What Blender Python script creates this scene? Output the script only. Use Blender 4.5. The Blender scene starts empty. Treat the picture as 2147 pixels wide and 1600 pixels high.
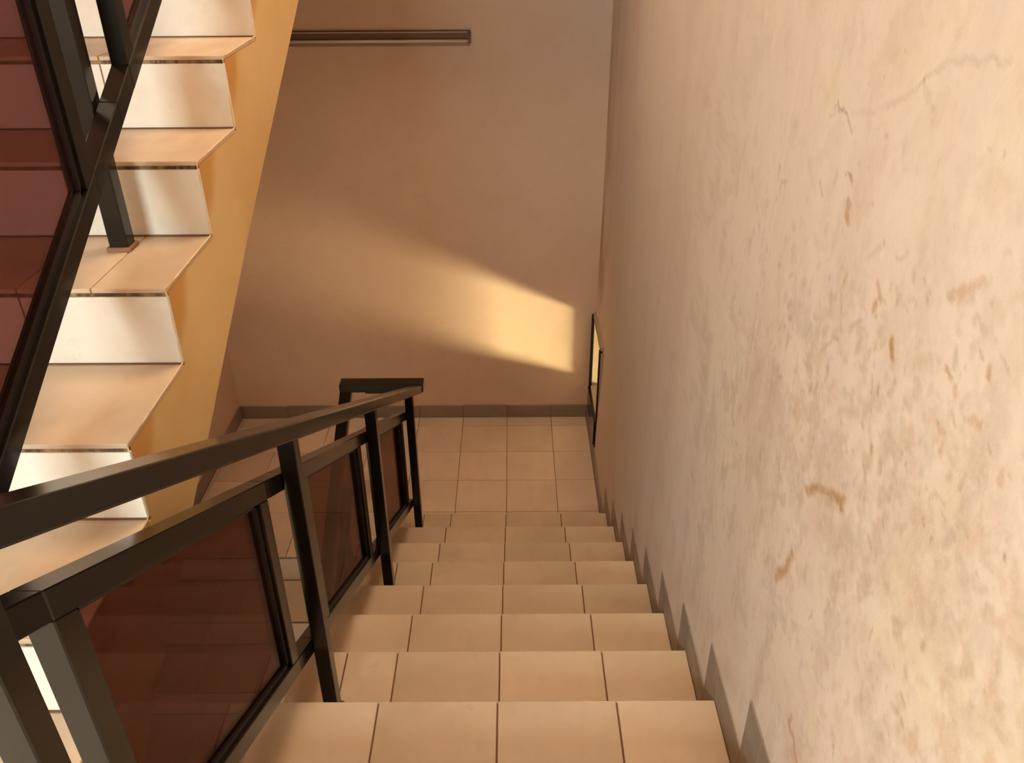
import bpy, bmesh, math, random
import numpy as np
from mathutils import Vector, Matrix, noise as mnoise
from mathutils.geometry import tessellate_polygon

random.seed(7)
S = bpy.context.scene
COL = S.collection

# ------------------------------------------------------------------ camera
# metres; x to the right, y away from the camera (down the lower flight), z up;
# z = 0 is the first tread in view, y = 0 its nosing, x = 0 a joint between two tread tiles
FPX, PITCH, YAW, ROLL = 1741.3, 0.5341, 0.0020, -0.0063
cam = bpy.data.cameras.new('camera')
cam.sensor_fit = 'HORIZONTAL'
cam.sensor_width = 36.0
cam.lens = FPX / 2147.0 * 36.0
cam.clip_start = 0.02
co = bpy.data.objects.new('camera', cam)
COL.objects.link(co)
cp, sp = math.cos(PITCH), math.sin(PITCH)
fw, rt, up = Vector((0, cp, -sp)), Vector((1, 0, 0)), Vector((0, sp, cp))
cr, sr = math.cos(ROLL), math.sin(ROLL)
rt, up = cr * rt + sr * up, -sr * rt + cr * up
Rz = Matrix.Rotation(YAW, 3, 'Z')
rt, up, fw = Rz @ rt, Rz @ up, Rz @ fw
M = Matrix((rt, up, -fw)).transposed().to_4x4()
M.translation = Vector((0.0445, -1.3939, 1.7619))
co.matrix_world = M
S.camera = co

# ------------------------------------------------------------------ colour management, world, lights
S.view_settings.view_transform = 'Standard'
S.view_settings.look = 'None'
S.view_settings.exposure = 0.0
S.view_settings.gamma = 1.0
S.view_settings.use_curve_mapping = False
S.cycles.use_denoising = True
S.cycles.max_bounces = 10
S.cycles.diffuse_bounces = 6
S.cycles.sample_clamp_indirect = 6.0

W = bpy.data.worlds.new('daylight')
S.world = W
W.use_nodes = True
wb = W.node_tree.nodes['Background']
wb.inputs[0].default_value = (1.0, 0.93, 0.8, 1)
wb.inputs[1].default_value = 0.22


def area(name, loc, target, sx, sy, power, colr):
    l = bpy.data.lights.new(name, 'AREA')
    l.shape = 'RECTANGLE'
    l.size, l.size_y, l.energy, l.color = sx, sy, power, colr
    o = bpy.data.objects.new(name, l)
    COL.objects.link(o)
    o.location = loc
    o.rotation_euler = (Vector(target) - Vector(loc)).to_track_quat('-Z', 'Y').to_euler()
    return o


# daylight through the window of the upper hall, behind the camera and to the left
area('hall_daylight', (-1.30, -3.05, 1.90), (-0.2, 0.6, 1.0), 0.85, 1.1, 116, (0.81, 0.95, 0.98))
# added overhead fill, no ceiling lamp known; brightens landing, treads and handrail tops
area('stair_fill', (0.15, 1.1, 3.7), (0.0, 1.1, 0.0), 0.9, 0.9, 66, (1.0, 0.76, 0.53))
# daylight from the open doorway of the hall below
area('lower_hall_daylight', (-1.25, -3.0, -1.75), (-1.25, 2.0, -1.2), 1.0, 1.9, 20, (1.0, 0.90, 0.76))
# street outside, seen from the low landing window: the sunlit stretch, then the part in thin shade
for y0, y1, rad in ((-6.6, -3.2, 7200), (-3.2, -2.2, 5200), (-2.2, -1.4, 2900), (-1.4, -0.7, 1600), (-0.7, 0.0, 900), (0.0, 0.8, 400)):
    yc = 0.5 * (y0 + y1)                   # power stepped down strip by strip to soften the wall patch's edge
    area('sunlit_street', (5.4, yc, -2.50), (0.60, yc, -0.55), y1 - y0, 0.6, rad * (y1 - y0) * 0.6, (1.0, 0.93, 0.52))
area('shaded_street', (5.4, 1.25, -2.55), (0.60, 1.25, -0.55), 4.1, 0.9, 1400, (1.0, 0.86, 0.54))


# ------------------------------------------------------------------ helpers
def tag(o, label=None, cat=None, group=None, kind=None):
    if label: o['label'] = label
    if cat: o['category'] = cat
    if group: o['group'] = group
    if kind: o['kind'] = kind
    return o


def link(name, me, mat=None, parent=None):
    o = bpy.data.objects.new(name, me)
    COL.objects.link(o)
    if mat is not None and not me.materials:
        me.materials.append(mat)
    if parent is not None:
        o.parent = parent
    return o


def empty(name, loc):
    o = bpy.data.objects.new(name, None)
    o.empty_display_size = 0.1
    COL.objects.link(o)
    o.location = loc
    return o


def place(o, parent, loc, rot=None):
    """world position for a child of an unrotated parent"""
    p = Vector(parent.location) if parent is not None else Vector((0, 0, 0))
    q = parent.parent if parent is not None else None
    while q is not None:
        p = p + Vector(q.location)
        q = q.parent
    o.location = Vector(loc) - p
    if rot: o.rotation_euler = rot
    return o


CACHE = {}


def box_mesh(sx, sy, sz, mat, bev=0.0012):
    """bevelled box centred on its origin, shared by all pieces of its size"""
    key = (round(sx, 4), round(sy, 4), round(sz, 4), mat.name, bev)
    if key in CACHE: return CACHE[key]
    bm = bmesh.new()
    bmesh.ops.create_cube(bm, size=1.0)
    for v in bm.verts: v.co = Vector((v.co.x * sx, v.co.y * sy, v.co.z * sz))
    if bev: bmesh.ops.bevel(bm, geom=bm.edges[:], offset=bev, segments=1, affect='EDGES', profile=0.5)
    me = bpy.data.meshes.new('box')
    bm.to_mesh(me)
    bm.free()
    me.materials.append(mat)
    CACHE[key] = me
    return me


def box(name, x0, x1, y0, y1, z0, z1, mat, parent=None, bev=0.0012):
    o = link(name, box_mesh(abs(x1 - x0), abs(y1 - y0), abs(z1 - z0), mat, bev), None, parent)
    return place(o, parent, ((x0 + x1) / 2, (y0 + y1) / 2, (z0 + z1) / 2))


def prism(name, poly, x0, x1, mat, parent=None, bev=0.0, seg=2):
    """polygon in the y-z plane swept from x0 to x1"""
    c = Vector((0.5 * (x0 + x1), sum(p[0] for p in poly) / len(poly), sum(p[1] for p in poly) / len(poly)))
    bm = bmesh.new()
    tri = tessellate_polygon([[Vector((0, p[0], p[1])) for p in poly]]) if len(poly) > 4 else [tuple(range(len(poly)))]
    a = [bm.verts.new(Vector((x0, p[0], p[1])) - c) for p in poly]
    b = [bm.verts.new(Vector((x1, p[0], p[1])) - c) for p in poly]
    n = len(poly)
    for t in tri:
        bm.faces.new([a[q] for q in t])
        bm.faces.new([b[q] for q in t][::-1])
    for i in range(n):
        bm.faces.new((a[i], b[i], b[(i + 1) % n], a[(i + 1) % n]))
    bmesh.ops.recalc_face_normals(bm, faces=bm.faces[:])
    if bev: bmesh.ops.bevel(bm, geom=bm.edges[:], offset=bev, segments=seg, affect='EDGES', profile=0.5)
    me = bpy.data.meshes.new(name)
    bm.to_mesh(me)
    bm.free()
    o = link(name, me, mat, parent)
    return place(o, parent, c)


# ------------------------------------------------------------------ materials
class NT:
    def __init__(self, name):
        self.m = bpy.data.materials.new(name)
        self.m.use_nodes = True
        self.t = self.m.node_tree
        self.n = self.t.nodes
        self.b = self.n['Principled BSDF']
        self.out = self.n['Material Output']

    def new(self, typ, **kw):
        nd = self.n.new(typ)
        for k, v in kw.items(): setattr(nd, k, v)
        return nd

    def link(self, a, b): self.t.links.new(a, b)

    def coords(self, kind='Object'):
        return self.new('ShaderNodeTexCoord').outputs[kind]

    def geo(self): return self.new('ShaderNodeNewGeometry').outputs['Position']

    def noise(self, vec, scale, detail=4, rough=0.55, stretch=None):
        if stretch:
            mp = self.new('ShaderNodeMapping')
            mp.inputs['Scale'].default_value = stretch
            self.link(vec, mp.inputs['Vector'])
            vec = mp.outputs[0]
        nz = self.new('ShaderNodeTexNoise')
        nz.inputs['Scale'].default_value = scale
        nz.inputs['Detail'].default_value = detail
        nz.inputs['Roughness'].default_value = rough
        self.link(vec, nz.inputs['Vector'])
        return nz.outputs['Fac']

    def ramp(self, fac, lo, hi, a=0.0, b=1.0):
        r = self.new('ShaderNodeMapRange')
        r.interpolation_type = 'SMOOTHSTEP'
        r.inputs['From Min'].default_value = lo
        r.inputs['From Max'].default_value = hi
        r.inputs['To Min'].default_value = a
        r.inputs['To Max'].default_value = b
        self.link(fac, r.inputs['Value'])
        return r.outputs[0]

    def math(self, op, a, b=None):
        m = self.new('ShaderNodeMath', operation=op)
        for i, x in enumerate((a, b)):
            if x is None: continue
            if isinstance(x, (int, float)): m.inputs[i].default_value = x
            else: self.link(x, m.inputs[i])
        return m.outputs[0]

    def mix(self, fac, a, b, blend='MIX'):
        m = self.new('ShaderNodeMix', data_type='RGBA', blend_type=blend)
        for sock, x in ((m.inputs[0], fac), (m.inputs[6], a), (m.inputs[7], b)):
            if isinstance(x, (int, float)): sock.default_value = x
            elif isinstance(x, tuple): sock.default_value = (*x, 1)
            else: self.link(x, sock)
        return m.outputs[2]

    def bump(self, h, strength=0.2, dist=0.003):
        bp = self.new('ShaderNodeBump')
        bp.inputs['Strength'].default_value = strength
        bp.inputs['Distance'].default_value = dist
        self.link(h, bp.inputs['Height'])
        self.link(bp.outputs[0], self.b.inputs['Normal'])

    def set(self, **kw):
        for k, v in kw.items():
            s = self.b.inputs[k.replace('_', ' ')]
            if isinstance(v, tuple): s.default_value = (*v, 1)
            elif isinstance(v, (int, float)): s.default_value = v
            else: self.link(v, s)
        return self.m


def tile_mat(name, c0, c1, rough=0.34, cloud=2.6):
    """glazed ceramic with soft clouds, a little different from tile to tile"""
    k = NT(name)
    info = k.new('ShaderNodeObjectInfo').outputs['Random']
    add = k.new('ShaderNodeVectorMath', operation='ADD')
    cmb = k.new('ShaderNodeCombineXYZ')
    for i, f in enumerate((37.0, 91.0, 53.0)):
        k.link(k.math('MULTIPLY', info, f), cmb.inputs[i])
    k.link(k.coords(), add.inputs[0])
    k.link(cmb.outputs[0], add.inputs[1])
    v = add.outputs[0]
    n1 = k.noise(v, cloud, 5, 0.55)
    n2 = k.noise(v, 14, 6, 0.6, (1, 0.45, 1))
    n3 = k.noise(v, 90, 3, 0.6)
    f = k.ramp(n1, 0.32, 0.68)
    col = k.mix(f, c0, c1)
    col = k.mix(k.ramp(n2, 0.45, 0.75, 0, 0.22), col, tuple(x * 0.72 for x in c0))
    col = k.mix(k.ramp(n3, 0.66, 0.78, 0, 0.18), col, tuple(x * 0.5 for x in c0))
    # scuffed-in dirt
    n4 = k.noise(v, 6.5, 8, 0.72)
    col = k.mix(k.ramp(n4, 0.60, 0.74, 0, 0.25), col, tuple(x * y for x, y in zip(c0, (0.62, 0.52, 0.40))))
    hue = k.new('ShaderNodeHueSaturation')
    k.link(k.ramp(info, 0, 1, 0.93, 1.06), hue.inputs['Value'])
    k.link(col, hue.inputs['Color'])
    k.bump(n2, 0.05, 0.002)
    return k.set(Base_Color=hue.outputs[0], Roughness=k.ramp(n2, 0.3, 0.7, rough - 0.04, rough + 0.12), Specular_IOR_Level=0.4)


def plaster_mat(name, c0, c1, c2, bump=0.25, stains=False, world=True):
    """hand-trowelled painted plaster"""
    k = NT(name)
    v = k.geo() if world else k.coords()
    big = k.noise(v, 1.6, 4, 0.5)
    mid = k.noise(v, 5.0, 6, 0.6)
    fine = k.noise(v, 38, 5, 0.6)
    grain = k.noise(v, 260, 3, 0.6)
    col = k.mix(k.ramp(big, 0.35, 0.65), c0, c1)
    col = k.mix(k.ramp(mid, 0.45, 0.72, 0, 0.6), col, c2)
    col = k.mix(k.ramp(fine, 0.55, 0.75, 0, 0.12), col, tuple(x * 0.6 for x in c0))
    if stains:
        # tall faint streaks of an older pinkish coat
        st = k.noise(v, 3.2, 5, 0.6, (1, 1, 0.22))
        col = k.mix(k.ramp(st, 0.48, 0.68, 0, 0.5), col, (0.65, 0.51, 0.42))
        st2 = k.noise(v, 7.5, 5, 0.65, (1, 1, 0.35))
        col = k.mix(k.ramp(st2, 0.52, 0.72, 0, 0.30), col, (0.59, 0.49, 0.37))
        at = k.new('ShaderNodeAttribute', attribute_name='grime')
        sep = k.new('ShaderNodeSeparateColor')
        k.link(at.outputs['Color'], sep.inputs[0])
        blot = k.ramp(k.noise(v, 70, 5, 0.7), 0.30, 0.62, 0.55, 1.0)
        col = k.mix(k.math('MULTIPLY', sep.outputs[0], blot), col, (0.40, 0.205, 0.062))
        col = k.mix(k.math('MULTIPLY', sep.outputs[1], blot), col, (0.25, 0.185, 0.12))
        col = k.mix(sep.outputs[2], col, (0.47, 0.225, 0.075))
        # a hairline crack running down the plaster
        xyz = k.new('ShaderNodeSeparateXYZ')
        k.link(v, xyz.inputs[0])
        wig = k.noise(v, 9, 5, 0.65, (0.01, 0.01, 1))
        wob = k.math('MULTIPLY', k.math('SUBTRACT', wig, 0.5), 0.030)
        dev = k.math('ABSOLUTE', k.math('SUBTRACT', k.math('SUBTRACT', xyz.outputs[1], 0.152), wob))
        line = k.ramp(dev, 0.0004, 0.0016, 1, 0)
        span = k.math('MULTIPLY', k.ramp(xyz.outputs[2], 0.66, 0.72), k.ramp(xyz.outputs[2], 1.50, 1.56, 1, 0))
        brk = k.ramp(k.noise(v, 16, 2, 0.5, (0.01, 0.01, 1)), 0.40, 0.55, 0.25, 1)
        col = k.mix(k.math('MULTIPLY', k.math('MULTIPLY', line, span), brk), col, (0.86, 0.74, 0.62))
    else:
        sc = k.noise(v, 7.0, 8, 0.72)
        col = k.mix(k.ramp(sc, 0.56, 0.74, 0, 0.30), col, tuple(x * 0.72 for x in c0))
        sp_ = k.noise(v, 26, 4, 0.6, (0.7, 0.7, 1.6))
        col = k.mix(k.ramp(sp_, 0.68, 0.76, 0, 0.35), col, tuple(x * 0.55 for x in c0))
    h = k.math('ADD', k.math('MULTIPLY', fine, 1.0), k.math('MULTIPLY', grain, 0.16))
    h = k.math('ADD', h, k.math('MULTIPLY', mid, 1.6))
    k.bump(h, bump, 0.004)
    return k.set(Base_Color=col, Roughness=0.72, Specular_IOR_Level=0.25)


M_TILE = tile_mat('beige_ceramic_tile', (0.49, 0.365, 0.245), (0.58, 0.44, 0.305), 0.36)
M_TILE_L = tile_mat('landing_ceramic_tile', (0.58, 0.43, 0.315), (0.64, 0.49, 0.365), 0.42)
M_TILE_UP = tile_mat('cream_marbled_tile', (0.70, 0.585, 0.45), (0.78, 0.675, 0.54), 0.30, 3.4)
M_RISER = tile_mat('white_riser_tile', (0.73, 0.65, 0.54), (0.80, 0.73, 0.62), 0.30, 3.4)
M_SKIRT = tile_mat('greyish_skirting_tile', (0.235, 0.18, 0.135), (0.28, 0.215, 0.165), 0.40)
M_WALL_R = plaster_mat('stained_cream_plaster', (0.71, 0.60, 0.485), (0.73, 0.605, 0.505), (0.73, 0.62, 0.445), 0.32, True)
M_WALL = plaster_mat('pinkish_beige_plaster', (0.665, 0.48, 0.35), (0.65, 0.465, 0.33), (0.61, 0.435, 0.295), 0.14)
M_OCHRE = plaster_mat('ochre_plaster', (0.74, 0.53, 0.28), (0.73, 0.50, 0.25), (0.69, 0.44, 0.20), 0.15)
k = NT('ochre_plaster_with_orange_patches')
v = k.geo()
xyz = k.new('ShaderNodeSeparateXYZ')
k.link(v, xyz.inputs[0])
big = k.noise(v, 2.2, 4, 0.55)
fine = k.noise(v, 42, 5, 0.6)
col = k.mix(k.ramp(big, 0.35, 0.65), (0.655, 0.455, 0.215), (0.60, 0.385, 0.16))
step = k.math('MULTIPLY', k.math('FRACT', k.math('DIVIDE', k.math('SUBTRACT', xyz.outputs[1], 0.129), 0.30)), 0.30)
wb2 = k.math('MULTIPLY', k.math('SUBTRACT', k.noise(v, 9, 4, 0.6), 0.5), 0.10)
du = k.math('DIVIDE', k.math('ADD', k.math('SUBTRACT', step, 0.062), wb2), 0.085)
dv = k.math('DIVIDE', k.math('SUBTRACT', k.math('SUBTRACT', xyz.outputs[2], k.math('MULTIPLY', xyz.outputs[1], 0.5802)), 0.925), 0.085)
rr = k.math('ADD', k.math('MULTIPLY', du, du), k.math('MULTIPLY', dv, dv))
patch = k.ramp(rr, 0.05, 1.5, 1.0, 0.0)  # darker orange patch, repeated beside each riser
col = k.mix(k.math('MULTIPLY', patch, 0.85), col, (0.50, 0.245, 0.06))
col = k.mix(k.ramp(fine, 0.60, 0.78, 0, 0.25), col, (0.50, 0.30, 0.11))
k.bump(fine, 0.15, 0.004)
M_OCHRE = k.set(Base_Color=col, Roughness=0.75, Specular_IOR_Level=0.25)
M_BODY = plaster_mat('concrete_core', (0.36, 0.21, 0.12), (0.33, 0.19, 0.11), (0.28, 0.16, 0.09), 0.2)
M_REVEAL = plaster_mat('bare_cement', (0.40, 0.29, 0.19), (0.36, 0.26, 0.17), (0.33, 0.23, 0.14), 0.2)
M_CEIL = plaster_mat('hall_ceiling_plaster', (0.74, 0.62, 0.47), (0.74, 0.62, 0.47), (0.7, 0.58, 0.43), 0.1)

k = NT('grout')
n = k.noise(k.geo(), 60, 4, 0.6)
M_GROUT = k.set(Base_Color=k.mix(n, (0.125, 0.055, 0.026), (0.19, 0.088, 0.042)), Roughness=0.9)

k = NT('pale_mortar')
n = k.noise(k.geo(), 45, 4, 0.6)
M_MORTAR = k.set(Base_Color=k.mix(n, (0.62, 0.42, 0.22), (0.74, 0.55, 0.32)), Roughness=0.8)

k = NT('broken_mortar')
n = k.noise(k.geo(), 30, 6, 0.7, (1, 1, 0.4))
M_GAP = k.set(Base_Color=k.mix(k.ramp(n, 0.38, 0.62), (0.07, 0.035, 0.018), (0.30, 0.18, 0.09)), Roughness=0.95)


def metal_mat(name, c, rough, spec=0.4):
    k = NT(name)
    n = k.noise(k.coords(), 5, 2, 0.5)
    col = k.mix(k.ramp(n, 0.35, 0.7), c, tuple(x * 1.12 for x in c))
    return k.set(Base_Color=col, Roughness=rough, Specular_IOR_Level=spec)


M_METAL = metal_mat('dark_brown_painted_steel', (0.0090, 0.0068, 0.0046), 0.17, 0.30)
M_DARK = metal_mat('black_painted_steel', (0.005, 0.0035, 0.0025), 0.20, 0.25)
M_RUST = metal_mat('brown_putty', (0.20, 0.10, 0.05), 0.8)
M_GASKET = metal_mat('black_rubber', (0.010, 0.007, 0.006), 0.45)
M_LAMP = metal_mat('grey_enamel', (0.42, 0.32, 0.23), 0.35)
M_LAMP_D = metal_mat('dusty_brown_enamel', (0.13, 0.065, 0.030), 0.5)
M_PLATE = metal_mat('dull_grey_brown_enamel', (0.33, 0.235, 0.165), 0.55)
M_STEEL = metal_mat('bright_steel', (0.62, 0.60, 0.56), 0.25)


def pane_mat(name, tint, gloss):
    k = NT(name)
    tr = k.new('ShaderNodeBsdfTransparent')
    tr.inputs[0].default_value = (*tint, 1)
    gl = k.new('ShaderNodeBsdfGlossy')
    gl.inputs['Roughness'].default_value = 0.04
    gl.inputs[0].default_value = (0.9, 0.85, 0.8, 1)
    fr = k.new('ShaderNodeFresnel')
    fr.inputs[0].default_value = 1.5
    mx = k.new('ShaderNodeMixShader')
    k.link(k.math('MULTIPLY', fr.outputs[0], gloss), mx.inputs[0])
    k.link(tr.outputs[0], mx.inputs[1])
    k.link(gl.outputs[0], mx.inputs[2])
    k.link(mx.outputs[0], k.out.inputs['Surface'])
    return k.m


M_GLASS = pane_mat('brown_tinted_glass', (0.45, 0.285, 0.275), 0.36)
M_CLEAR = pane_mat('clear_window_glass', (0.93, 0.92, 0.88), 1.0)

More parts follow.
